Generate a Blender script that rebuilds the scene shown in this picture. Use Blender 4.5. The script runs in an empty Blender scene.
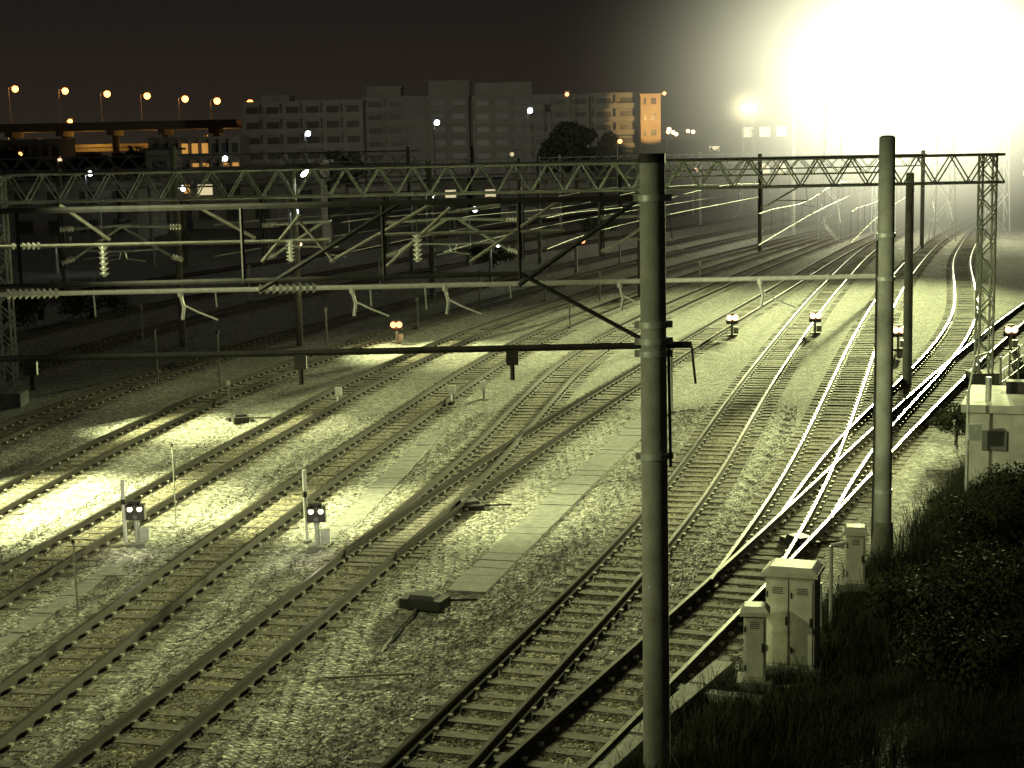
import bpy, math, random
import numpy as np
from mathutils import Vector, Matrix
random.seed(4); rng=np.random.default_rng(4)
S=bpy.context.scene
S.view_settings.view_transform='Standard'; S.view_settings.look='None'; S.view_settings.exposure=0
# ------------------------------------------------------------ camera
F=1600.0; H=8.5
PITCH=math.atan(234/F); ROLL=math.radians(-1.2)
R=Matrix.Rotation(math.pi/2-PITCH,3,'X')@Matrix.Rotation(ROLL,3,'Z')
cd=bpy.data.cameras.new("camera"); cam=bpy.data.objects.new("camera",cd); S.collection.objects.link(cam)
cam.location=(0,0,H); cam.rotation_euler=R.to_euler(); cd.sensor_width=36; cd.lens=36*F/1024; cd.clip_end=6000; cd.clip_start=0.3
S.camera=cam
C=Vector((0,0,H))
def bearing(px,py): return R@Vector(((px-512)/F,-(py-384)/F,-1))
def G(px,py,z=0.0):
    d=bearing(px,py); t=(z-H)/d.z; return C+d*t
def P(px,py,y):
    d=bearing(px,py); return C+d*(y/d.y)
# ------------------------------------------------------------ materials
def newmat(n):
    m=bpy.data.materials.new(n); m.use_nodes=True; nt=m.node_tree; return m,nt,nt.nodes['Principled BSDF']
def mat(n,c1,c2,scale=4,rough=.8,metal=0,bump=0.0,bscale=30,detail=6):
    m,nt,b=newmat(n); N=nt.nodes; L=nt.links
    tc=N.new('ShaderNodeTexCoord'); no=N.new('ShaderNodeTexNoise'); no.inputs['Scale'].default_value=scale; no.inputs['Detail'].default_value=detail
    L.new(tc.outputs['Object'],no.inputs['Vector'])
    cr=N.new('ShaderNodeValToRGB'); cr.color_ramp.elements[0].position=.32; cr.color_ramp.elements[1].position=.68
    cr.color_ramp.elements[0].color=(*c1,1); cr.color_ramp.elements[1].color=(*c2,1)
    L.new(no.outputs['Fac'],cr.inputs['Fac']); L.new(cr.outputs['Color'],b.inputs['Base Color'])
    b.inputs['Roughness'].default_value=rough; b.inputs['Metallic'].default_value=metal
    if bump>0:
        n2=N.new('ShaderNodeTexNoise'); n2.inputs['Scale'].default_value=bscale; n2.inputs['Detail'].default_value=5
        L.new(tc.outputs['Object'],n2.inputs['Vector'])
        bp=N.new('ShaderNodeBump'); bp.inputs['Strength'].default_value=bump; bp.inputs['Distance'].default_value=.02
        L.new(n2.outputs['Fac'],bp.inputs['Height']); L.new(bp.outputs['Normal'],b.inputs['Normal'])
    return m
def emat(n,c,s):
    m,nt,b=newmat(n); b.inputs['Base Color'].default_value=(*c,1); b.inputs['Emission Color'].default_value=(*c,1); b.inputs['Emission Strength'].default_value=s
    try: m.cycles.emission_sampling='NONE'
    except Exception: pass
    return m
CONC=mat('concrete_pole',(.24,.25,.22),(.36,.37,.33),3,.85,0,.3,25)
LID=mat('concrete_lid',(.13,.13,.115),(.23,.23,.205),5,.9,0,.5,20)
GALV=mat('galvanised_steel',(.40,.42,.40),(.55,.57,.54),6,.5,.35)
DARK=mat('dark_steel',(.02,.02,.019),(.045,.042,.04),6,.7,.2)
RUST=mat('rail_rust',(.02,.014,.010),(.04,.028,.02),9,.95)
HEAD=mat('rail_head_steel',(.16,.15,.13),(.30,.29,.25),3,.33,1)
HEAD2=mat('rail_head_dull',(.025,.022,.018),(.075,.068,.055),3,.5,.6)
SLEEP=mat('sleeper_weathered',(.05,.045,.035),(.15,.13,.10),7,.95,0,.4,30)
RAILSHADE=mat('ballast_rail_shadow',(.013,.011,.008),(.075,.065,.042),16,.95,0,1.0,14,8)  # rail shadow bands painted as dark ballast colour
CLIP=mat('rail_clip',(.22,.20,.16),(.42,.40,.34),9,.6,.2)
WHITE=mat('cabinet_paint',(.44,.44,.39),(.62,.62,.56),5,.6,0,.1,12)
WPAINT=mat('white_paint',(.6,.6,.58),(.8,.8,.78),8,.6)
PORC=mat('porcelain',(.6,.6,.58),(.75,.75,.72),5,.25)
ROOFM=mat('roof_sheet',(.10,.10,.09),(.16,.16,.15),3,.8)
WALLM=mat('building_wall',(.36,.36,.32),(.46,.46,.41),.3,.9)
WALL2=mat('hut_wall',(.35,.35,.31),(.5,.5,.45),2,.85,0,.2,10)
GLASS=mat('window_glass',(.09,.09,.085),(.15,.15,.14),2,.35)
BARK=mat('bark',(.05,.04,.03),(.09,.07,.05),8,.95)
LEAF=mat('leaf',(.015,.025,.010),(.04,.055,.02),1.5,.9)
GRASSM=mat('grass_blade',(.014,.02,.008),(.045,.055,.024),.9,.9)
BLACK=mat('black_paint',(.012,.012,.012),(.025,.025,.025),9,.6)
E_ORANGE=emat('sodium_lamp',(1,.36,.07),9)
E_WHITE=emat('white_lamp',(.85,.95,1),14)
E_WARM=emat('signal_lamp',(1,.62,.34),3.0)
E_DIM=emat('dim_signal_lamp',(1,.88,.6),3.0)
E_RED=emat('red_lamp',(1,.32,.14),3.5)
E_GREEN=emat('green_lamp',(.2,1,.35),2.5)
E_FLOOD=emat('flood_lens',(1,1,.88),60)
E_WIN=emat('lit_window',(1,.85,.5),.7)
E_WINO=emat('orange_window',(1,.5,.12),.5)
# ------------------------------------------------------------ mesh builder
class M:
    def __init__(s): s.v=[]; s.f=[]; s.m=[]; s.mats=[]
    def mi(s,m):
        if m not in s.mats: s.mats.append(m)
        return s.mats.index(m)
    def hexa(s,pts,m):
        o=len(s.v); s.v+= [tuple(p) for p in pts]; k=s.mi(m)
        for q in ((3,2,1,0),(4,5,6,7),(0,1,5,4),(1,2,6,5),(2,3,7,6),(3,0,4,7)):
            s.f.append(tuple(o+i for i in q)); s.m.append(k)
    def box(s,c,d,m,rz=0.0,taper=1.0):
        cx,cy,cz=c; a,b,h=d[0]/2,d[1]/2,d[2]/2; co,si=math.cos(rz),math.sin(rz); pts=[]
        for z,t in ((-h,1),(h,taper)):
            for x,y in ((-a,-b),(a,-b),(a,b),(-a,b)):
                x*=t;y*=t; pts.append((cx+x*co-y*si,cy+x*si+y*co,cz+z))
        s.hexa(pts,m)
    def cyl(s,p,q,r,m,r2=None,n=8,cap=True):
        p=Vector(p);q=Vector(q); r2=r if r2 is None else r2; d=q-p
        if d.length<1e-6:return
        d.normalize(); u=d.cross(Vector((0,0,1)));
        if u.length<1e-3:u=Vector((1,0,0))
        u.normalize(); w=d.cross(u); o=len(s.v); k=s.mi(m)
        for c,rr in ((p,r),(q,r2)):
            for i in range(n):
                a=2*math.pi*i/n; s.v.append(tuple(c+(u*math.cos(a)+w*math.sin(a))*rr))
        for i in range(n):
            j=(i+1)%n; s.f.append((o+i,o+j,o+n+j,o+n+i)); s.m.append(k)
        if cap:
            s.f.append(tuple(o+i for i in range(n))[::-1]); s.m.append(k)
            s.f.append(tuple(o+n+i for i in range(n))); s.m.append(k)
    def path(s,pts,r,m,n=6):
        for a,b in zip(pts[:-1],pts[1:]): s.cyl(a,b,r,m,n=n)
    def bar(s,p,q,w,m):
        s.cyl(p,q,w*.62,m,n=4)
    def ball(s,c,r,m,n=10):
        c=Vector(c); k=s.mi(m);o=len(s.v); rings=6
        for i in range(rings+1):
            t=math.pi*i/rings
            for j in range(n):
                a=2*math.pi*j/n; s.v.append((c.x+r*math.sin(t)*math.cos(a),c.y+r*math.sin(t)*math.sin(a),c.z+r*math.cos(t)))
        for i in range(rings):
            for j in range(n):
                jj=(j+1)%n; s.f.append((o+i*n+j,o+(i+1)*n+j,o+(i+1)*n+jj,o+i*n+jj)); s.m.append(k)
    def insul(s,p,q,m=None,r=.11,nd=5):
        p=Vector(p);q=Vector(q);m=m or PORC; s.cyl(p,q,r*.35,m,n=8)
        for i in range(nd):
            c=p.lerp(q,(i+.5)/nd); d=(q-p).normalized()*((q-p).length/nd*.28)
            s.cyl(c-d,c+d,r,m,r2=r*.45,n=10)
    def obj(s,name,smooth=False,bevel=0):
        me=bpy.data.meshes.new(name); me.from_pydata(s.v,[],s.f)
        for m in s.mats: me.materials.append(m)
        me.polygons.foreach_set('material_index',s.m)
        if smooth: me.polygons.foreach_set('use_smooth',[True]*len(s.f))
        me.update(); o=bpy.data.objects.new(name,me); S.collection.objects.link(o)
        if bevel:
            b=o.modifiers.new('b','BEVEL'); b.width=bevel; b.segments=2; b.limit_method='ANGLE'
        if smooth:
            try: me.set_sharp_from_angle(angle=math.radians(40))
            except Exception: pass
        return o
# ------------------------------------------------------------ tracks
def crom(pts,step=.6):
    pts=[np.array(p[:2]) for p in pts]; P0=[2*pts[0]-pts[1]]+pts+[2*pts[-1]-pts[-2]]; out=[]
    for i in range(1,len(P0)-2):
        a,b,c,d=P0[i-1:i+3]
        for t in np.linspace(0,1,60,endpoint=False):
            m1=(c-a)*.5*np.linalg.norm(c-b)*2/(np.linalg.norm(c-b)+np.linalg.norm(b-a))
            m2=(d-b)*.5*np.linalg.norm(c-b)*2/(np.linalg.norm(c-b)+np.linalg.norm(d-c))
            out.append((2*t**3-3*t**2+1)*b+(t**3-2*t**2+t)*m1+(-2*t**3+3*t**2)*c+(t**3-t**2)*m2)
    out.append(P0[-2]); out=np.array(out)
    s=np.r_[0,np.cumsum(np.linalg.norm(np.diff(out,axis=0),axis=1))]
    q=np.arange(0,s[-1],step); r=np.c_[np.interp(q,s,out[:,0]),np.interp(q,s,out[:,1])]
    k=min(9,len(r)//3)
    if k>0:
        for _ in range(3):
            pad=np.r_[[2*r[0]-r[j] for j in range(k,0,-1)],r,[2*r[-1]-r[-1-j] for j in range(1,k+1)]]
            r=np.c_[np.convolve(pad[:,0],np.ones(2*k+1)/(2*k+1),'valid'),np.convolve(pad[:,1],np.ones(2*k+1)/(2*k+1),'valid')]
    return r
T={
'A4':[(-100,322),(100,290),(360,250),(600,214),(740,197)],
'A3':[(-200,400),(-40,352),(140,310),(340,272),(580,232),(740,205)],
'A2':[(-160,440),(0,378),(140,335),(330,290),(560,248),(760,216),(900,193)],
'A1':[(-120,490),(0,437),(95,398),(200,362),(330,325),(560,268),(740,230),(880,202)],
'A':[(-120,572),(0,503),(100,452),(205,402),(300,365),(420,325),(620,268),(790,228),(920,200)],
'B':[(-160,690),(0,592),(150,503),(250,447),(320,408),(400,366),(500,325),(680,268),(820,232),(925,205)],
'C':[(-120,815),(30,703),(170,592),(290,500),(370,447),(440,398),(510,352),(600,312),(740,262),(850,230),(945,204)],
'D':[(-40,890),(120,768),(250,658),(370,562),(460,488),(505,440),(540,398),(585,355),(660,314),(790,258),(880,226),(955,206)],
'D2':[(370,562),(462,494),(550,434),(640,378),(710,334),(770,298),(850,250),(920,220),(975,202)],
'E':[(330,880),(420,778),(520,680),(610,592),(680,510),(740,412),(780,355),(826,295),(880,244),(950,212)],
'F':[(420,900),(530,790),(640,686),(740,592),(805,526),(868,460),(925,404),(985,348),(1060,290),(1160,240)],
'F2':[(740,592),(790,522),(822,452),(845,395),(872,330),(905,275),(940,240),(990,214)],
'Gt':[(805,526),(850,452),(900,404),(945,355),(966,318),(964,285),(962,260),(985,226),(1020,205)],
}
tracks={k:crom([G(*p) for p in v]) for k,v in T.items()}
def normals(r):
    t=np.gradient(r,axis=0); t/=np.linalg.norm(t,axis=1)[:,None]; return t,np.c_[t[:,1],-t[:,0]]
for idx,(k,r) in enumerate(tracks.items()):
    t,n=normals(r); b=M(); z0=.003*idx
    for i in range(len(r)):
        if r[i,1]>190: continue
        a=math.atan2(n[i,1],n[i,0])+random.uniform(-.015,.015)
        b.box((r[i,0],r[i,1],-.087+z0*.5+random.uniform(-.012,.008)),(2.0,.22,.2),SLEEP,a)
        if r[i,1]<75:
            for s in (-1,1):
                for e in (-.1,.1):
                    o=s*.5665+e; b.box((r[i,0]+n[i,0]*o,r[i,1]+n[i,1]*o,.05+z0),(.07,.10,.045),CLIP,a)
    prof=[(-.065,.005),(.065,.005),(.065,.035),(.014,.055),(.014,.145),(.036,.155),(.034,.19),(-.034,.19),(-.036,.155),(-.014,.145),(-.014,.055),(-.065,.035)]
    km=b.mi(RUST); kh=b.mi(HEAD if k in ('D2','E','F','F2','Gt') else HEAD2); kfar=b.mi(HEAD); kg=b.mi(RAILSHADE); npf=len(prof)
    for s in (-1,1):
        o=len(b.v)
        for i in range(len(r)):
            for (u,z) in prof:
                q=s*.5665+u; b.v.append((r[i,0]+n[i,0]*q,r[i,1]+n[i,1]*q,z+z0))
        for i in range(len(r)-1):
            for j in range(npf):
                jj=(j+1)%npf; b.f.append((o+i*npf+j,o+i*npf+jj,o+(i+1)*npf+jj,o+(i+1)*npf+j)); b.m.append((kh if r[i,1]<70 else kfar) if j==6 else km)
        o=len(b.v); rows=0  # ribbon beside each rail, its shadow put into the colour
        for i in range(len(r)-1):
            for f_ in (0,.33,.66):
                c0=r[i]*(1-f_)+r[i+1]*f_; nn=n[i]
                w0=.16+random.uniform(-.035,.05); w1=.16+random.uniform(-.035,.05)
                for u,z in ((-w0,-.01),(-.085,.03),(.085,.03),(w1,-.01)):
                    q=s*.5665+u; b.v.append((c0[0]+nn[0]*q,c0[1]+nn[1]*q,z+z0*.5+random.uniform(-.006,.006)))
                rows+=1
        for i in range(rows-1):
            for j in range(3):
                b.f.append((o+i*4+j,o+i*4+j+1,o+(i+1)*4+j+1,o+(i+1)*4+j)); b.m.append(kg)
    b.obj('railway_track')
# ------------------------------------------------------------ ground
edge=[G(*p) for p in [(480,900),(612,768),(700,690),(770,640),(830,590),(880,550),(930,500),(965,450),(992,400),(1015,370),(1100,310)]]
ex=np.array([p.x for p in edge]); ey=np.array([p.y for p in edge])
def edge_x(y): return np.interp(y,ey,ex,left=ex[0],right=ex[-1])+np.maximum(0,y-ey[-1])*.3
xs=np.r_[np.linspace(-1800,-60,14),np.linspace(-55,-26,16),np.arange(-25,26,.25),np.linspace(27,60,28),np.linspace(70,1800,16)]
ys=np.r_[np.linspace(-200,14,14),np.arange(15,90,.25),np.arange(90,240,1.2),np.linspace(245,4000,24)]
X,Y=np.meshgrid(xs,ys)
allp=np.vstack([r[::2] for r in tracks.values()])
dist=np.full(X.shape,99.0)
msk=(X>-60)&(X<70)&(Y>10)&(Y<245)
gx,gy=X[msk],Y[msk]; dd=np.full(gx.shape,99.0)
for a in range(0,len(gx),4000):
    q=slice(a,a+4000); dd[q]=np.sqrt(((gx[q,None]-allp[None,:,0])**2+(gy[q,None]-allp[None,:,1])**2).min(1))
dist[msk]=dd
def sm(x): x=np.clip(x,0,1); return x*x*(3-2*x)
gr=sm((X-edge_x(Y)+.3)/.9)*(Y<300)
Z=.008-.10*sm((dist-1.15)/.9)*(1-gr)+.003*np.sin(X*3.1+np.sin(Y*2.3)*2)*np.sin(Y*2.7)
Z+=rng.normal(0,.003,Z.shape)*(dist<99)
bank=np.clip(X-edge_x(Y)-1.5,0,14)
Z+=gr*(.05*np.sin(X*1.3)*np.sin(Y*.9)+np.minimum(bank*.16,1.6)*(Y<75)*np.clip((75-Y)/20,0,1))
nx,ny=len(xs),len(ys)
V=np.c_[X.ravel(),Y.ravel(),Z.ravel()]
ii=np.arange((ny-1)*(nx-1)); a=ii//(nx-1)*nx+ii%(nx-1)
Fq=np.c_[a,a+1,a+nx+1,a+nx]
def npmesh(name,V,Fc,mt,smooth=False):
    me=bpy.data.meshes.new(name); k=Fc.shape[1]; me.vertices.add(len(V)); me.vertices.foreach_set('co',V.ravel())
    me.loops.add(len(Fc)*k); me.loops.foreach_set('vertex_index',Fc.ravel()); me.polygons.add(len(Fc)); me.polygons.foreach_set('loop_start',np.arange(len(Fc))*k)
    me.update(); me.validate(); me.polygons.foreach_set('use_smooth',[smooth]*len(me.polygons)); me.materials.append(mt)
    o=bpy.data.objects.new(name,me); S.collection.objects.link(o); return me
m,nt,b=newmat('ballast_and_soil'); N=nt.nodes; L=nt.links
me=npmesh('ground',V,Fq,m,True)
at=me.attributes.new('grassy','FLOAT','POINT'); at.data.foreach_set('value',gr.ravel().astype(np.float32))
at=me.attributes.new('railstain','FLOAT','POINT'); at.data.foreach_set('value',(1-sm((dist-.5)/.8)).ravel().astype(np.float32))
tc=N.new('ShaderNodeTexCoord')
def vor(sc):
    v=N.new('ShaderNodeTexVoronoi'); v.inputs['Scale'].default_value=sc; L.new(tc.outputs['Object'],v.inputs['Vector']); return v
v1=vor(13)
def ramp(src,els):
    r=N.new('ShaderNodeValToRGB'); e=r.color_ramp.elements
    while len(e)<len(els): e.new(.5)
    for x,(p,c) in zip(e,els): x.position=p; x.color=(*c,1)
    L.new(src,r.inputs['Fac']); return r
sep=N.new('ShaderNodeSeparateColor'); L.new(v1.outputs['Color'],sep.inputs['Color'])
stone=ramp(sep.outputs['Red'],[(0,(.12,.12,.105)),(.5,(.29,.29,.255)),(.85,(.43,.43,.38)),(1,(.66,.66,.58))])
stain=ramp(sep.outputs['Green'],[(0,(.05,.042,.026)),(.6,(.20,.175,.11)),(1,(.42,.38,.26))])
big=N.new('ShaderNodeTexNoise'); big.inputs['Scale'].default_value=.3; big.inputs['Detail'].default_value=4; L.new(tc.outputs['Object'],big.inputs['Vector'])
def mixc(f,a_,b_,typ='MIX'):
    x=N.new('ShaderNodeMix'); x.data_type='RGBA'; x.blend_type=typ
    if isinstance(f,float): x.inputs[0].default_value=f
    else: L.new(f,x.inputs[0])
    for sock,val in ((x.inputs[6],a_),(x.inputs[7],b_)):
        if isinstance(val,tuple): sock.default_value=(*val,1)
        else: L.new(val,sock)
    return x.outputs[2]
def attr(n):
    x=N.new('ShaderNodeAttribute'); x.attribute_name=n; return x.outputs['Fac']
bigr=ramp(big.outputs['Fac'],[(.3,(.80,.79,.76)),(.7,(1,1,1))])
c=mixc(attr('railstain'),stone.outputs['Color'],stain.outputs['Color'])
c=mixc(1.0,c,bigr.outputs['Color'],'MULTIPLY')
gn=N.new('ShaderNodeTexNoise'); gn.inputs['Scale'].default_value=3; gn.inputs['Detail'].default_value=8; L.new(tc.outputs['Object'],gn.inputs['Vector'])
soil=ramp(gn.outputs['Fac'],[(.35,(.012,.015,.007)),(.7,(.035,.038,.02))])
c=mixc(attr('grassy'),c,soil.outputs['Color'])
L.new(c,b.inputs['Base Color']); b.inputs['Roughness'].default_value=.95; b.inputs['Specular IOR Level'].default_value=.2
inv=N.new('ShaderNodeMath'); inv.operation='SUBTRACT'; inv.inputs[0].default_value=1; L.new(v1.outputs['Distance'],inv.inputs[1])
ad=N.new('ShaderNodeMath'); ad.operation='ADD'; L.new(inv.outputs[0],ad.inputs[0]); L.new(sep.outputs['Blue'],ad.inputs[1])
bp=N.new('ShaderNodeBump'); bp.inputs['Strength'].default_value=.9; bp.inputs['Distance'].default_value=.035; L.new(ad.outputs[0],bp.inputs['Height']); L.new(bp.outputs['Normal'],b.inputs['Normal'])
BALLAST=m
ns=170000; sy=18+34*rng.random(ns)**1.2; sx_=rng.uniform(-.36,.2,ns)*sy-1
ix=np.clip(np.searchsorted(xs,sx_),1,nx-1); iy=np.clip(np.searchsorted(ys,sy),1,ny-1)
ok=(gr[iy,ix]<.3); sx_,sy,ix,iy=sx_[ok],sy[ok],ix[ok],iy[ok]; ns=len(sx_)
sz=Z[iy,ix]-.004
base=np.array([(1,0,0),(0,1,0),(-1,0,0),(0,-1,0),(0,0,.7),(0,0,-.8)],float)
ang=rng.uniform(0,6.28,ns); sc=rng.uniform(.014,.032,(ns,1,1))*rng.uniform(.7,1.3,(ns,1,3))
vv=base[None]*sc+rng.normal(0,.005,(ns,6,3)); ca,sa=np.cos(ang)[:,None],np.sin(ang)[:,None]
vx=vv[:,:,0]*ca-vv[:,:,1]*sa; vy=vv[:,:,0]*sa+vv[:,:,1]*ca
vv=np.stack([vx+sx_[:,None],vy+sy[:,None],vv[:,:,2]+sz[:,None]],2).reshape(-1,3)
tri=np.array([(0,1,4),(1,2,4),(2,3,4),(3,0,4),(1,0,5),(2,1,5),(3,2,5),(0,3,5)])
npmesh('ballast_stones',vv,(tri[None]+6*np.arange(ns)[:,None,None]).reshape(-1,3),BALLAST)
# ------------------------------------------------------------ cable troughs / walkways
def strip(name,pts,w,z=-.045,th=.07,seg=.6,m=LID):
    r=crom([G(*p) for p in pts],seg); t,n=normals(r); b=M()
    for i in range(len(r)):
        a=math.atan2(n[i,1],n[i,0])+random.uniform(-.012,.012)
        b.box((r[i,0],r[i,1],z+random.uniform(-.008,.008)),(w,seg-.02,th),m,a)
    b.obj(name)
strip('cable_trough',[(322,548),(385,487),(440,420),(455,408)],.6)
strip('cable_trough',[(470,585),(545,515),(600,460),(655,412)],.8,z=-.075)
strip('cable_trough',[(705,488),(745,445),(785,385),(805,352)],.75)
strip('cable_trough',[(-60,680),(40,615),(120,560)],.4)
strip('cable_trough',[(-20,572),(110,574),(250,573)],.3,z=-.04)
strip('cable_trough',[(150,520),(225,465),(300,420),(350,385)],.5)
strip('concrete_kerb',[(590,790),(640,742),(690,698),(725,672)],.3,z=.02,th=.3,seg=1.2)
strip('concrete_kerb',[(660,690),(700,700),(750,704)],.22,z=.05,th=.15,seg=.5)
for pts in ([(90,712),(150,690),(260,678),(420,676)],[(380,655),(405,625),(420,606)],[(560,640),(600,628),(640,600)],[(260,600),(330,592),(420,600)]):
    r=crom([G(*p,-.08) for p in pts],.4); b=M()
    b.path([(q[0]+random.uniform(-.02,.02),q[1],-.04) for q in r],.022,LID); b.obj('ground_cable')
# ------------------------------------------------------------ concrete poles
def pole(pxb,pyb,top,r0=.19,r1=.15,name='concrete_utility_pole',extra=None):
    p=G(pxb,pyb); b=M()
    b.cyl((p.x,p.y,-.3),(p.x,p.y,top),r0,CONC,r2=r1,n=24)
    b.cyl((p.x,p.y,top),(p.x,p.y,top+.04),r1*1.02,CONC,r2=r1*.6,n=24)
    if extra: extra(b,p)
    return b.obj(name,True),p
def ex_front(b,p):
    for z in (7.85,6.2,5.98,5.82,4.45):
        b.cyl((p.x,p.y,z-.04),(p.x,p.y,z+.04),.196,GALV,n=24)
        b.box((p.x+.21,p.y,z),(.08,.08,.09),GALV); b.box((p.x-.21,p.y,z),(.08,.08,.09),GALV)
    b.cyl((p.x+.21,p.y-.05,4.3),(p.x+.19,p.y-.05,5.9),.02,DARK)
    b.path([(p.x+.19,p.y-.05,5.9),(p.x+.5,p.y,5.9),(p.x+.55,p.y,5.4)],.018,DARK)
    b.cyl((p.x,p.y,8.3),(p.x,p.y,8.42),.17,DARK,n=16)
front,fp=pole(657,775,8.35,.185,.165,extra=ex_front)
def ex_right(b,p):
    b.cyl((p.x,p.y,-.1),(p.x,p.y,.55),.24,LID,r2=.22,n=20)
    for z in (1.2,5.7,6.6): b.cyl((p.x,p.y,z-.04),(p.x,p.y,z+.04),.2,GALV,n=20)
    b.path([(p.x-.23,p.y-.05,.2),(p.x-.21,p.y-.05,3.0),(p.x-.2,p.y-.05,6.5)],.02,DARK)
rp_o,rp=pole(882,546,8.6,.19,.165,extra=ex_right)
pole(907,384,7.4,.17,.14); pole(793,236,11.5,.2,.16)
pole(183,345,9,.16,.13); pole(540,262,8,.16,.13)
# ------------------------------------------------------------ gantries
def gantry(y,x0,x1,zt,dep,panel,cols,w=.6,m=GALV,ch=.05):
    b=M(); n=int((x1-x0)/panel)
    for s in (-w/2,w/2):
        for z in (zt,zt-dep): b.bar((x0,y+s,z),(x1,y+s,z),ch*1.3,m)
        for i in range(n):
            a=x0+(x1-x0)*i/n; c=x0+(x1-x0)*(i+.5)/n; d=x0+(x1-x0)*(i+1)/n
            b.bar((a,y+s,zt-dep),(c,y+s,zt),ch*.7,m); b.bar((c,y+s,zt),(d,y+s,zt-dep),ch*.7,m)
    for i in range(n+1):
        a=x0+(x1-x0)*i/n
        b.bar((a,y-w/2,zt-dep),(a,y+w/2,zt-dep),ch*.6,m); b.bar((a,y-w/2,zt),(a+panel/2 if i<n else a,y+w/2,zt),ch*.5,m)
    for cx,lat in cols:
        hw=.24
        if lat:
            for sx in (-hw,hw):
                for sy in (-hw,hw): b.bar((cx+sx,y+sy,-.2),(cx+sx,y+sy,zt),.07,m)
            k=int(zt/.5)
            for i in range(k):
                z0,z1=i*zt/k,(i+1)*zt/k; f=1 if i%2 else -1
                for s in (-hw,hw):
                    b.bar((cx-f*hw,y+s,z0),(cx+f*hw,y+s,z1),.045,m); b.bar((cx+s,y-f*hw,z0),(cx+s,y+f*hw,z1),.045,m)
            b.box((cx,y,.1),(1.0,1.0,.6),LID)
        else:
            b.cyl((cx,y,-.2),(cx,y,zt+.3),.17,CONC,n=12)
    return b
YG=56.0
lc=P(4,300,YG).x; rc=P(985,300,YG).x
g=gantry(YG,lc-6,rc+.5,8.0,.95,1.15,[(lc,True),(rc,True)],ch=.062)
g.obj('overhead_line_gantry')
for (yy,x0p,x1p,zt,cols) in [(92,-20,892,7.7,(60,430,640)),(128,120,925,7.5,(150,520,760)),(175,250,950,7.6,(300,560,700,860)),(118,-30,420,8.6,(0,410))]:
    xa=P(x0p,200,yy).x; xb=P(x1p,200,yy).x
    gantry(yy,xa,xb,zt,.9,1.5,[(P(c,200,yy).x,False) for c in cols]+([(xb-.2,False)] if yy!=118 else []),ch=.06).obj('overhead_line_gantry')
def bracket(px,flip=1,l=2.4,y=YG-.4,m=GALV):
    b=M(); x=P(px,230,y).x
    b.bar((x,y,7.0),(x,y,4.75),.11,DARK)
    b.bar((x+.12,y,7.0),(x+.12,y,4.75),.05,DARK)
    e=x+flip*l
    b.insul((x,y,6.1),(x+flip*.5,y,6.12)); b.cyl((x+flip*.5,y,6.12),(e,y,6.2),.05,m)
    b.insul((x,y,4.95),(x+flip*.45,y,5.1)); b.cyl((x+flip*.45,y,5.1),(e-flip*.3,y,6.15),.05,m)
    b.cyl((x+flip*.9,y,5.35),(e+flip*.2,y,5.3),.03,m)
    b.cyl((e,y,6.2),(e+flip*.1,y,5.3),.015,DARK)
    b.path([(e-flip*.2,y,5.3),(e-flip*.15,y,5.05),(e+flip*.5,y,4.95)],.02,m)
    b.obj('overhead_line_cantilever')
for px,f in ((60,1),(183,-1),(262,1),(385,1),(520,-1),(600,1)): bracket(px,f)
for px,f in ((120,1),(330,1),(470,-1),(620,1),(760,1)): bracket(px,f,2.6,91.6)
yb=rp.y; b=M(); zb=5.75
xl=P(-60,285,yb).x; xr=rp.x
b.cyl((xl,yb,zb),(xr,yb,zb),.05,WPAINT,n=10)
for a,c in ((6,60),(258,318)):
    b.insul((P(a,285,yb).x,yb,zb),(P(c,285,yb).x,yb,zb),r=.11,nd=9)
for px in (180,352,445,620,760):
    x=P(px,285,yb).x
    b.cyl((x,yb,zb),(x,yb,zb-.12),.06,WPAINT); b.path([(x,yb,zb-.1),(x+.06,yb,zb-.35),(x+.02,yb,zb-.6)],.035,WPAINT)
    b.path([(x+.06,yb,zb-.3),(x+.35,yb,zb-.45),(x+.75,yb,zb-.62)],.02,WPAINT)
for px,t in ((93,.5),(215,.35),(370,.4),(425,.5),(510,.3)):
    x=P(px,285,yb).x; b.cyl((x,yb,zb),(x+.02,yb,zb-t),.018,GALV)
b.obj('overhead_line_crossbeam',True)
b=M()
for px,y0,y1,yy in ((103,246,277,50),(417,234,262,50),(290,240,262,50)):
    p=P(px,y0,yy); q=P(px,y1,yy); b.cyl((p.x,yy,p.z+1.4),(p.x,yy,p.z),.015,DARK); b.insul((p.x,yy,p.z),(p.x,yy,q.z),nd=6,r=.16)
xa=P(-10,245,50).x; xb=P(330,245,50).x; zz=P(100,245,50).z
b.cyl((xa,50,zz),(xb,50,zz),.06,LID); b.insul((P(12,245,50).x,50,zz+.01),(P(42,245,50).x,50,zz+.01),nd=6,r=.12)
x3=P(380,245,50).x;x4=P(565,245,50).x; b.cyl((x3,50,zz+.15),(x4,50,zz+.15),.05,LID)
for p0,p1 in (((300,215),(262,262)),((335,262),(300,222)),((430,205),(330,262)),((200,208),(255,238)),((560,200),(470,262)),((60,205),(110,240)),((452,212),(500,205)),((385,268),(450,208))):
    b.cyl(P(*p0,50),P(*p1,50),.055,LID)
b.obj('insulator_rack')
b=M(); y0=fp.y; x0=P(-60,350,y0).x
za=5.92
b.bar((x0,y0,za),(fp.x+.5,y0,za),.07,DARK)
for px in (30,300,512):
    x=P(px,350,y0).x; b.box((x,y0,za-.12),(.16,.06,.2),DARK); b.cyl((x,y0,za-.2),(x,y0,za-.42),.03,DARK)
z2=7.85; b.bar((x0,y0,z2),(fp.x,y0,z2),.06,DARK)
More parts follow.
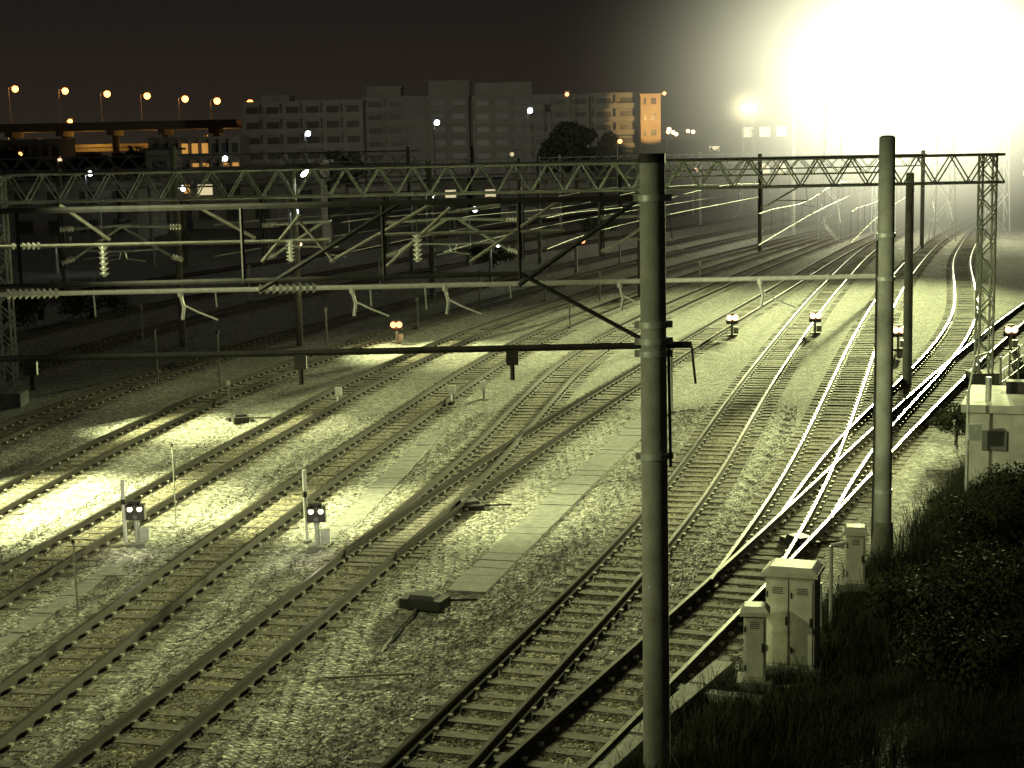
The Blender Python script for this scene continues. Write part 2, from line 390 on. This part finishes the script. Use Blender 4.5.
for a,c in ((640,520),(400,262)):
    b.bar((P(a,195,y0).x,y0,z2),(P(c,345,y0).x,y0,6.75),.05,DARK)
b.bar((fp.x,y0,za),(P(520,260,y0).x,y0,6.9),.045,DARK)
b.bar((x0,y0,6.87),(P(520,260,y0).x,y0,6.9),.05,DARK)
for px in (22,245,385,520):
    x=P(px,300,y0).x; b.bar((x,y0,z2),(x,y0,6.85),.04,DARK)
b.obj('overhead_span_beam')
for k in ('A1','A','B','C','D','E','F2'):
    r=tracks[k]; r=r[(r[:,1]>56)&(r[:,1]<180)][::8]; b=M()
    for i in range(len(r)-1):
        s0=math.sin(i*.35)**2; s1=math.sin((i+1)*.35)**2
        b.cyl((r[i,0],r[i,1],5.0),(r[i+1,0],r[i+1,1],5.0),.010,DARK,n=4,cap=False)
        b.cyl((r[i,0],r[i,1],6.1-.35*s0),(r[i+1,0],r[i+1,1],6.1-.35*s1),.010,DARK,n=4,cap=False)
        b.cyl((r[i,0],r[i,1],5.0),(r[i,0],r[i,1],6.1-.35*s0),.006,DARK,n=4,cap=False)
    b.obj('catenary_wire')
# ------------------------------------------------------------ dwarf signals
def signal(px,py,lit=E_WARM,post=None,h=.85,lr=.055,k=1.0):
    p=G(px,py,-.1); b=M()
    b.box((p.x,p.y,-.02),(.42,.42,.16),LID); b.cyl((p.x,p.y,0),(p.x,p.y,h-.3),.055,GALV,n=12)
    b.box((p.x,p.y,h-.1),(.5*k,.2,.42*k),DARK); b.box((p.x,p.y+.02,h+.13*k),(.3*k,.16,.1*k),DARK)
    for s in (-.13*k,.13*k):
        c=(p.x+s,p.y-.1,h-.02)
        b.ball((c[0],c[1]-.02,c[2]),lr,lit,n=14)
        b.box((c[0],c[1]-.08,c[2]+lr+.02),(lr*2,.16,.015),BLACK)
    b.cyl((p.x,p.y-.1,h-.2),(p.x,p.y-.12,h-.2),.05,GLASS,n=12)
    b.box((p.x+.18,p.y,.25),(.2,.16,.3),GALV)
    b.obj('dwarf_signal')
    if post:
        q=G(*post[:2],-.12); b=M(); b.cyl((q.x,q.y,-.15),(q.x,q.y,post[2]),.045,WPAINT,n=12)
        b.cyl((q.x,q.y,post[2]*.62),(q.x,q.y,post[2]*.7),.048,BLACK,n=12); b.cyl((q.x,q.y,-.1),(q.x,q.y,.02),.12,LID,n=12)
        b.obj('marker_post')
def lightpt(loc,e,col,r=.1):
    l=bpy.data.lights.new('lamp_light','POINT'); l.energy=e; l.color=col; l.shadow_soft_size=r; o=bpy.data.objects.new('lamp_light',l); o.location=loc; S.collection.objects.link(o)
signal(138,549,E_DIM,post=(126,549,1.45),k=.82,lr=.06); signal(318,552,E_DIM,post=(307,546,1.6),k=.82,lr=.06)
for px,py,e in ((397,345,E_RED),(732,338,E_WARM),(815,336,E_WARM),(898,352,E_WARM),(1010,352,E_WARM)):
    signal(px,py,e,lr=.14)
p=G(397,345); lightpt((p.x,p.y-.7,.6),25,(1,.35,.12))
p=G(138,549); lightpt((p.x,p.y-.6,.75),20,(1,.95,.7)); p=G(318,552); lightpt((p.x,p.y-.6,.75),20,(1,.95,.7))
for px,py,h,w in ((229,403,.7,.04),(339,406,.5,.07),(453,404,.5,.07),(483,398,.45,.07),(78,620,1.5,.018),(176,520,1.8,.015),(158,386,2.2,.03),(143,345,1.8,.04),(327,345,1.6,.04),(418,330,1.5,.04),(220,385,2.0,.03),(570,330,1.4,.03),(672,410,2.2,.03),(545,300,1.5,.05),(600,300,1.5,.05),(650,285,1.6,.05),(480,300,1.6,.05),(700,290,1.6,.05),(95,315,2,.05),(250,300,2,.05),(380,290,2,.05),(300,270,2,.06),(620,262,2,.06)):
    p=G(px,py); b=M(); b.cyl((p.x,p.y,-.15),(p.x,p.y,h),w,GALV if w<.05 else WPAINT,n=8); b.box((p.x,p.y,h),(w*3.2,w*2,w*4),WPAINT if w>.03 else DARK); b.box((p.x,p.y,-.08),(w*4+.1,w*4+.1,.12),LID); b.obj('track_marker')
def machine(px,py,rz=.2,k=1.0):
    p=G(px,py); b=M(); b.box((p.x,p.y,.04),(.5*k,.85*k,.2),DARK,rz); b.box((p.x,p.y,.17),(.4*k,.55*k,.08),BLACK,rz,.85); b.cyl((p.x+.2,p.y,.06),(p.x+1.0,p.y+.1,.04),.025,RUST); b.box((p.x-.3,p.y+.5,-.03),(.5,.2,.1),RUST,rz+.5); b.obj('point_machine',bevel=.02)
machine(425,604,1.2); machine(800,545,.4); machine(240,420,.3); machine(470,508,.3)
# ------------------------------------------------------------ trackside cabinets
def cabinet(name,px,py,w,d,h,rz,two=False):
    p=G(px,py); o=Matrix.Rotation(rz,3,'Z'); b=M()
    def W(x,y,z): q=o@Vector((x,y,0)); return (p.x+q.x,p.y+q.y,z)
    b.box(W(0,0,.06),(w+.22,d+.22,.22),LID,rz); b.box(W(0,0,.17+h/2),(w,d,h),WHITE,rz)
    b.box(W(0,0,.17+h+.035),(w+.12,d+.12,.07),WHITE,rz); b.box(W(0,0,.17+h+.11),(w+.1,d+.1,.08),WHITE,rz,.75)
    nd=2 if two else 1
    for i in range(nd):
        dx=(i-(nd-1)/2)*w/nd; b.box(W(dx,-d/2-.012,.17+h*.5),(w/nd-.06,.02,h-.12),WHITE,rz)
        b.box(W(dx+w/nd*.35,-d/2-.035,.17+h*.52),(.025,.03,.14),DARK,rz)
        for k in range(4): b.box(W(dx,-d/2-.026,.17+h*.82+k*.03),(w/nd*.45,.01,.012),DARK,rz)
        for k in (.2,.8): b.cyl(W(dx-w/nd*.44,-d/2-.03,.17+h*k-.05),W(dx-w/nd*.44,-d/2-.03,.17+h*k+.05),.012,DARK)
    b.obj(name,bevel=.012)
cabinet('signalling_cabinet',793,672,.78,.6,1.5,-.35,True)
cabinet('signalling_cabinet',755,688,.34,.3,1.05,-.2)
cabinet('signalling_cabinet',855,590,.36,.34,.95,-.2)
p=G(795,690); b=M()
b.cyl((p.x-.55,p.y,.02),(p.x+1.1,p.y+.3,.04),.04,GALV); b.cyl((p.x+.9,p.y+2.6,.02),(p.x+.9,p.y+2.6,1.0),.03,GALV); b.path([(p.x+1.2,p.y+3.2,-.1),(p.x+1.2,p.y+3.2,1.5),(p.x+1.45,p.y+3.2,1.55)],.035,GALV); b.obj('cable_conduit')
# ------------------------------------------------------------ relay hut on right
hp=G(1030,478); b=M(); hz=-.35
o=Matrix.Rotation(hz,3,'Z')
def W(x,y,z): q=o@Vector((x,y,0)); return (hp.x+q.x,hp.y+q.y,z)
b.box(W(.4,0,.95),(3.6,3.0,1.9),WALL2,hz); b.box(W(.4,0,2.0),(4.0,3.4,.2),WALL2,hz)
b.box(W(.4,-1.56,1.0),(.8,.06,1.6),WHITE,hz); b.box(W(-.8,-1.55,1.2),(.6,.06,.5),GLASS,hz); b.box(W(-1.43,.2,1.2),(.06,.7,.5),GLASS,hz)
b.box(W(1.2,.4,2.35),(1.1,.9,.5),GALV,hz); b.cyl(W(-1.0,-1.0,2.1),W(-1.0,-1.0,2.7),.08,GALV); b.box(W(-.3,.6,2.25),(.7,.5,.3),DARK,hz)
b.obj('relay_hut',bevel=.015)
p=G(966,497); b=M(); b.cyl((p.x,p.y,-.1),(p.x,p.y,2.6),.04,GALV); b.path([(p.x,p.y,2.5),(p.x+.15,p.y,3.4),(p.x+.5,p.y,3.5)],.03,GALV); b.box((p.x+.15,p.y-.08,1.6),(.3,.12,.4),GALV); b.obj('meter_post')
b=M(); prev=None
for i in range(9):
    q=G(1000+i*9,395-i*7)
    b.cyl((q.x,q.y,0),(q.x,q.y,1.3),.035,GALV)
    if prev is not None:
        for z in (.4,.8,1.2): b.cyl((prev.x,prev.y,z),(q.x,q.y,z),.018,GALV,n=6)
    prev=q
b.obj('trackside_fence')
# ------------------------------------------------------------ vegetation
def blades(name,cx,cy,cz,hh,wd,mt):
    n=len(cx); a=rng.uniform(0,2*np.pi,n); lean=rng.uniform(.05,.7,n)*hh; la=rng.uniform(0,2*np.pi,n)
    dx,dy=np.cos(a)*wd,np.sin(a)*wd; lx,ly=np.cos(la)*lean,np.sin(la)*lean
    v=np.stack([np.c_[cx-dx,cy-dy,cz],np.c_[cx+dx,cy+dy,cz],np.c_[cx+dx*.3+lx,cy+dy*.3+ly,cz+hh],np.c_[cx-dx*.3+lx,cy-dy*.3+ly,cz+hh]],1).reshape(-1,3)
    npmesh(name,v,np.arange(n*4).reshape(n,4),mt)
def bankz(x,y):
    bk=np.clip(x-edge_x(y)-1.5,0,14); return np.minimum(bk*.16,1.6)*np.clip((75-y)/20,0,1)
n=4200; ty=rng.uniform(19,70,n)**1.0; off=rng.gamma(1.5,2.0,n); tx=edge_x(ty)+.2+off
k=40; gx=np.repeat(tx,k)+rng.normal(0,.22,n*k); gy=np.repeat(ty,k)+rng.normal(0,.22,n*k)
hh=np.repeat(rng.gamma(3,.07,n),k)*rng.uniform(.4,1.3,n*k)+.04
blades('grass',gx,gy,bankz(gx,gy)-.05,hh,.008,GRASSM)
def leafcloud(centers,rad,nper,size):
    vs=[]
    for c,r in zip(centers,rad):
        d=rng.normal(0,1,(nper,3)); d/=np.linalg.norm(d,axis=1)[:,None]; q=np.array(c)+d*(r*rng.uniform(.45,1.05,nper)**.6)[:,None]*np.array([1,1,.75])
        u=rng.normal(0,1,(nper,3)); u/=np.linalg.norm(u,axis=1)[:,None]; w=np.cross(u,d); w/=np.linalg.norm(w,axis=1)[:,None]+1e-6
        s=size*rng.uniform(.5,1.3,(nper,1)); vs.append(np.stack([q-u*s,q+w*s*.5,q+u*s,q-w*s*.5],1).reshape(-1,3))
    return np.vstack(vs)
def tree(x,y,h,r,name='tree',z=0,size=.3,n=26,per=160):
    b=M(); b.cyl((x,y,z-.3),(x+.1*r,y,z+h*.45),r*.09,BARK,r2=r*.05,n=8)
    cs=[];rr=[]
    for i in range(n):
        a=random.uniform(0,6.28); q=random.random()**.5*r*.8; zz=z+h*random.uniform(.38,.92); q*= (1.15-abs((zz-z)/h-.6)); cs.append((x+math.cos(a)*q,y+math.sin(a)*q,zz)); rr.append(r*random.uniform(.2,.42))
        if i%3==0: b.cyl((x+.1*r,y,z+h*.4),cs[-1],r*.03,BARK,r2=r*.01,n=5)
    v=leafcloud(cs,rr,per,size); o=len(b.v); k=b.mi(LEAF); b.v+=[tuple(t) for t in v.tolist()]
    for i in range(len(v)//4): b.f.append((o+4*i,o+4*i+1,o+4*i+2,o+4*i+3)); b.m.append(k)
    b.obj(name)
for px,py,h,r in ((985,560,1.2,1.3),(1010,640,1.3,1.4),(930,640,.9,1.1),(960,710,1.0,1.1),(1050,560,1.6,1.6),(955,440,1.1,.7),(905,600,.6,.7)):
    q=G(px,py); tree(q.x,q.y,h,r,'shrub',float(bankz(np.array(q.x),np.array(q.y)))-.1,.045,22,220)
for px,d,h,r in ((575,300,13.5,5),(560,310,11,4),(596,305,12,4.5),(30,330,9,6),(90,340,9,6),(345,300,9,4),(690,380,10,6),(730,390,9,6),(140,300,10,6),(10,290,10,7)):
    q=P(px,160,d); tree(q.x,d,h,r,'tree',0,.45)
for px,py in ((40,318),(90,322),(10,335),(490,270),(600,235)):
    q=G(px,py); tree(q.x,q.y,1.6,2.2,'shrub',0,.09,14,120)
# ------------------------------------------------------------ background buildings
def block(name,px0,px1,pyt,d,dep=12,floors=6,bay=4.0,wall=WALLM,lit=.03,rooms=(),wm=None):
    xa=P(px0,150,d).x; xb=P(px1,150,d).x; xm=(px0+px1)/2; zt=P(xm,pyt,d).z; b=M(); w=xb-xa
    b.box(((xa+xb)/2,d+dep/2,zt/2),(w,dep,zt),wall); b.box(((xa+xb)/2,d+dep/2,zt+.25),(w+.5,dep+.5,.5),wall)
    fh=zt/floors; nb=max(1,int(w/bay))
    for i in range(floors):
        b.box(((xa+xb)/2,d-.6,fh*i+.1),(w-.2,1.2,.2),wall); b.box(((xa+xb)/2,d-1.15,fh*i+.65),(w-.2,.1,.9),wall)
        for j in range(nb):
            x=xa+w*(j+.5)/nb; mt=(wm or E_WIN) if random.random()<lit else GLASS
            b.box((x,d-.02,fh*i+fh*.5),(w/nb*.62,.08,fh*.55),mt)
            b.box((xa+w*j/nb,d-.6,fh*(i+.5)),(.16,1.15,fh-.2),wall)
    for (a,c,t) in rooms:
        ra=P(a,150,d).x; rb=P(c,150,d).x; rz=P((a+c)/2,t,d).z; b.box(((ra+rb)/2,d+dep/2,(rz+zt)/2+.2),(rb-ra,dep*.7,rz-zt),wall); b.box(((ra+rb)/2,d+dep/2,rz+.3),(rb-ra+.6,dep*.7+.6,.25),wall)
    b.obj(name); return xa,xb,zt
block('apartment_building',244,364,103,350,floors=6,lit=0,rooms=((262,290,97),))
block('apartment_building',366,470,98,358,floors=7,lit=0,rooms=((368,402,88),(430,471,82)))
block('apartment_building',474,590,97,352,floors=7,lit=0,rooms=((476,533,84),))
xa,xb,zt=block('apartment_building',592,640,95,346,dep=30,floors=7,lit=.0)
block('commercial_building',706,790,123,420,floors=3,lit=.3)
block('commercial_building',790,900,118,460,floors=4,lit=.1)
block('commercial_building',960,1100,128,330,floors=4,lit=.1)
block('commercial_building',150,240,139,330,floors=3,lit=.3,wm=E_WINO,bay=2)
block('commercial_building',-30,60,142,335,floors=3,lit=.2,wm=E_WINO,bay=2)
x0=P(641,150,340).x; x1=P(661,150,340).x; z1=P(650,95,340).z; b=M(); ORW=mat('rendered_wall',(.45,.36,.24),(.55,.44,.3),.5,.9)
b.box(((x0+x1)/2,342,z1/2),(x1-x0,4,z1),ORW); b.box(((x0+x1)/2,342,z1+.15),(x1-x0+.4,4.4,.3),ORW)
for i in range(6):
    b.box(((x0+x1)/2+.6,339.97,z1*(i+.6)/6),(1.1,.06,1.3),GLASS); b.box(((x0+x1)/2-1.2,339.97,z1*(i+.6)/6),(.5,.06,1.3),GLASS)
b.ball((x1+.6,338,z1+.2),.35,E_ORANGE); b.obj('stair_tower')
def simple(name,px0,px1,pyt,d,dep,m=WALL2,roof=ROOFM,win=True,lit=.1):
    xa=P(px0,170,d).x; xb=P(px1,170,d).x; zt=P((px0+px1)/2,pyt,d).z; b=M(); b.box(((xa+xb)/2,d+dep/2,zt/2),(xb-xa,dep,zt),m); b.box(((xa+xb)/2,d+dep/2,zt+.12),(xb-xa+.8,dep+.8,.24),roof)
    if win:
        nb=max(1,int((xb-xa)/3))
        for f in range(max(1,int(zt/3))):
            for j in range(nb):
                x=xa+(xb-xa)*(j+.5)/nb; b.box((x,d-.02,1.7+f*2.9),(1.7,.08,1.2),E_WIN if random.random()<lit else GLASS); b.box((x,d-.06,1.03+f*2.9),(1.9,.16,.08),LID)
    b.obj(name)
simple('depot_building',-60,135,182,165,14,WALLM,lit=.05); simple('depot_building',190,275,170,190,16,WALLM,WPAINT,lit=.1)
simple('signal_box',146,174,150,185,5,WALLM,ROOFM,lit=0); simple('depot_office',285,320,163,150,8,WALLM,WPAINT,lit=.3)
simple('storage_shed',500,560,206,200,10,WALLM,ROOFM,lit=.1); simple('storage_shed',420,500,180,260,10,WALLM,ROOFM,lit=.1)
dE=400.0; b=M(); xa=P(-60,150,dE).x; xb=P(242,150,dE).x
zd=P(120,128,dE).z
b.box(((xa+xb)/2,dE,zd),(xb-xa,12,1.2),LID)
for s in (-5.9,5.9): b.box(((xa+xb)/2,dE+s,zd+1.0),(xb-xa,.25,.8),LID)
for i in range(6):
    x=xa+(xb-xa)*(i+.5)/6; b.cyl((x,dE,0),(x,dE,zd-1.4),.9,LID,n=12); b.box((x,dE,zd-1.2),(1.8,10,1.2),LID)
b.box(((xa+xb)/2+5,dE+22,zd-5),(xb-xa,10,1.1),LID); b.box(((xa+xb)/2+5,dE+16.8,zd-4.1),(xb-xa,.25,.8),LID)
b.obj('elevated_expressway')
def lampst(px,py,d,e=E_ORANGE,r=.5,base=0,name='street_lamp',arm=1.6):
    p=P(px,py,d); b=M(); b.cyl((p.x-arm,d,base),(p.x-arm,d,p.z-.2),.13,GALV,r2=.08,n=8); b.cyl((p.x-arm,d,p.z-.2),(p.x,d,p.z+.15),.06,GALV); b.box((p.x+.1,d,p.z+.3),(1.1,.6,.3),GALV); b.ball((p.x,d,p.z-r*.6),r,e); b.obj(name); return p
for px,py in ((15,87),(65,89),(107,92),(147,94),(185,97),(217,99),(250,101),(280,103)):
    p=lampst(px,py,dE-4,r=.8,base=zd if px<242 else 0)
for px in (60,185):
    p=P(px,95,dE); lightpt((p.x,dE-2,p.z-1),1500,(1,.4,.12),.5)
for px,py in ((12,134),(70,120),(40,140),(205,137),(232,140),(170,143)):
    lampst(px,py,dE+8,r=.6,arm=1.0)
for px in (15,80,150,215):
    p=P(px,136,dE); lightpt((p.x,dE+12,p.z),2200,(1,.45,.07),.5)
for px,py,d,e in ((308,132,240,E_WHITE),(437,121,250,E_WHITE),(530,109,330,E_WHITE),(183,187,110,E_WHITE),(90,172,160,E_WHITE),(475,208,120,E_WHITE),(432,194,140,E_WHITE),(296,210,130,E_WHITE),(498,243,100,E_WHITE),(583,240,110,E_RED),(697,168,200,E_WARM),(567,93,340,E_RED),(645,158,200,E_GREEN),(300,243,120,E_WARM),(62,243,120,E_WHITE),(20,153,300,E_ORANGE),(60,158,300,E_WARM),(225,157,300,E_WHITE),(512,153,230,E_WIN),(620,140,300,E_ORANGE)):
    lampst(px,py,d,e,r=.0016*d if e is E_WHITE else .0013*d,name='yard_lamp',arm=.5)
for i in range(12):
    px=668+random.uniform(0,95); p=lampst(px,random.uniform(127,133),420+i*5,E_WARM,r=.6,name='street_lamp')
b=M()
for i in range(90):
    x=-700+i*17+random.uniform(-5,5); h=random.uniform(7,16); b.box((x,900+random.uniform(-60,60),h/2),(random.uniform(10,22),14,h),WALLM)
b.obj('distant_skyline')
# ------------------------------------------------------------ floodlight towers
def flood(px,py,d,rows,cols,sp=1.3,name='floodlight_tower'):
    p=P(px,py,d); b=M(); hw=.7
    for sx in (-1,1):
        for sy in (-1,1): b.bar((p.x+sx*hw*1.3,d+sy*hw*1.3,-.2),(p.x+sx*hw*.8,d+sy*hw*.8,p.z),.12,GALV)
    k=int(p.z/1.6)
    for i in range(k):
        z0,z1=i*p.z/k,(i+1)*p.z/k; f=1 if i%2 else -1; w=hw
        for s in (-w,w): b.bar((p.x-f*w,d+s,z0),(p.x+f*w,d+s,z1),.07,GALV); b.bar((p.x+s,d-f*w,z0),(p.x+s,d+f*w,z1),.07,GALV)
    for r in range(rows):
        z=p.z+(r-(rows-1)/2)*1.4; b.bar((p.x-cols*sp/2,d-.8,z-.5),(p.x+cols*sp/2,d-.8,z-.5),.08,GALV)
        for c_ in range(cols):
            x=p.x+(c_-(cols-1)/2)*sp; q=Vector((x,d-1.0,z)); dr=Vector((-x*.8,-d,-z*1.3)).normalized()
            b.cyl(q-dr*.45,q,.2,DARK,r2=.46,n=12); b.cyl(q,q+dr*.06,.42,E_FLOOD,n=8)
    b.obj(name); return Vector((p.x,d-2,p.z))
fl=[flood(832,70,140,2,3),flood(885,62,146,2,4),flood(945,80,138,2,4),flood(1000,100,150,2,3)]
flood(748,108,210,1,2)
def spot(loc,tgt,e,ang,col,blend=1.0,r=.5,name='floodlight_or_fill_beam'):
    l=bpy.data.lights.new(name,'SPOT'); l.energy=e; l.spot_size=math.radians(ang); l.spot_blend=blend; l.color=col; l.shadow_soft_size=r
    o=bpy.data.objects.new(name,l); o.location=loc; o.rotation_euler=(Vector(tgt)-Vector(loc)).to_track_quat('-Z','Y').to_euler(); S.collection.objects.link(o)
GC=(.94,1,.44)
spot(fl[0],(-4,52,1),3.2e5,22,GC); spot(fl[1],(2,50,1),3.6e5,22,GC); spot(fl[2],(11,54,1),6.5e5,24,GC)
spot(fl[1],(15,100,0),1.5e4,60,GC); spot(fl[3],(30,120,0),1.6e4,80,GC)
def mast(x,y,z,tg,e,ang,col=(.95,1,.48),r=.15):  # serves lamps of the ground pools and added fill lamps
    b=M(); b.cyl((x,y,-.2),(x,y,z),.16,CONC,r2=.12,n=16); b.bar((x-.5,y,z-.15),(x+.6,y,z-.15),.07,GALV)
    dr=(Vector(tg)-Vector((x,y,z))).normalized(); q=Vector((x+.4,y,z-.1))+dr*.3; b.cyl(q-dr*.35,q,.1,DARK,r2=.26,n=14); b.cyl(q,q+dr*.02,.23,E_FLOOD,n=8); b.obj('yard_or_fill_lamp'); spot(q+dr*.1,tg,e,ang,col,1,r)
mast(-15.5,41,9.5,(-11.3,39.0,0),42000,54)
mast(-15.8,37,8.5,(-3.4,37.3,0),50000,30)
mast(-22,51.5,9.5,(-10,50,0),60000,26)
mast(-10,15,9,(1,22.5,5),2300,50)  # unseen lamp added to light the camera side of the front pole
spot((-9.5,15.5,9.2),(8,34,4.5),14000,22,(.95,1,.52),1,.15,'pole_fill_beam')  # extra unseen spot added to brighten the right-hand pole
mast(-13,24,12,(-3,29,0),4200,90,r=.4)  # unseen fill lamp added to even out the foreground ballast
mast(19,44,14,(3,42,0),27000,60,r=.4)  # unseen mast added on the right as steep overhead fill
mast(-21,47,14,(-2,48,0),20000,62,r=.4)  # matching unseen fill mast added on the left
q=G(430,352); mast(P(300,350,72).x,72,8,(q.x,q.y,0),20000,55)
spot((P(652,100,340).x,329,14),(P(651,120,340).x,340,15),6500,60,(1,.6,.2),.3,.3,'stair_tower_light')
q=P(437,117,250); spot((q.x,251,q.z),(q.x,350,14),26000,90,(1,.95,.7),1,.4,'yard_lamp_beam')
# ------------------------------------------------------------ emissive volumes imitating lens glare around the floodlights
def glare_volume(name,px,py,d,sc,core,kc,A,pw,col,step=1.3):
    p=P(px,py,d); bpy.ops.mesh.primitive_uv_sphere_add(segments=32,ring_count=16,location=p); o=bpy.context.object; o.name=name; o.scale=sc
    m=bpy.data.materials.new(name+'_vol'); m.use_nodes=True; nt=m.node_tree; nt.nodes.clear(); N=nt.nodes; L=nt.links
    out=N.new('ShaderNodeOutputMaterial'); em=N.new('ShaderNodeEmission'); em.inputs['Color'].default_value=(*col,1); tc=N.new('ShaderNodeTexCoord')
    def mth(op,a,b=None,cl=False):
        x=N.new('ShaderNodeMath'); x.operation=op; x.use_clamp=cl
        for i,v in enumerate((a,b)):
            if v is None: continue
            if isinstance(v,(int,float)): x.inputs[i].default_value=v
            else: L.new(v,x.inputs[i])
        return x.outputs[0]
    ln=N.new('ShaderNodeVectorMath'); ln.operation='LENGTH'; L.new(tc.outputs['Object'],ln.inputs[0]); r=ln.outputs['Value']
    halo=mth('MULTIPLY',mth('POWER',mth('SUBTRACT',1,r,True),pw),A)
    g=mth('MULTIPLY',mth('EXPONENT',mth('MULTIPLY',mth('POWER',mth('DIVIDE',r,core),2),-1)),kc)
    L.new(mth('ADD',halo,g),em.inputs['Strength']); L.new(em.outputs[0],out.inputs['Volume'])
    o.data.materials.append(m); m.cycles.volume_step_rate=step
glare_volume('floodlight_glare',912,74,140,(36,26,26),.30,.2,.09,3.6,(1,.98,.66),1.8)
glare_volume('floodlight_glare',748,108,209,(6,5,5),.3,.35,.06,3,(1,.85,.45),1.8)
# ------------------------------------------------------------ world and moon
w=bpy.data.worlds.new('World'); S.world=w; w.use_nodes=True; nt=w.node_tree; N=nt.nodes; L=nt.links; bg=N['Background']
sky=N.new('ShaderNodeTexSky'); sky.sky_type='NISHITA'; sky.sun_disc=False; sky.sun_elevation=math.radians(2); sky.sun_rotation=math.radians(200)
bg.inputs['Strength'].default_value=.0005; L.new(sky.outputs[0],bg.inputs['Color'])
tc=N.new('ShaderNodeTexCoord'); sx=N.new('ShaderNodeSeparateXYZ'); L.new(tc.outputs['Generated'],sx.inputs[0])
cr=N.new('ShaderNodeValToRGB'); L.new(sx.outputs['Z'],cr.inputs['Fac']); e=cr.color_ramp.elements; e[0].position=0; e[0].color=(.024,.018,.013,1); e[1].position=.12; e[1].color=(.0088,.0072,.007,1)
b2=N.new('ShaderNodeBackground'); L.new(cr.outputs[0],b2.inputs['Color']); ad=N.new('ShaderNodeAddShader'); L.new(bg.outputs[0],ad.inputs[0]); L.new(b2.outputs[0],ad.inputs[1]); L.new(ad.outputs[0],N['World Output'].inputs['Surface'])
l=bpy.data.lights.new('moonlight','SUN'); l.energy=.015; l.angle=math.radians(.5); o=bpy.data.objects.new('moonlight',l); o.rotation_euler=(math.radians(50),0,math.radians(160)); S.collection.objects.link(o)
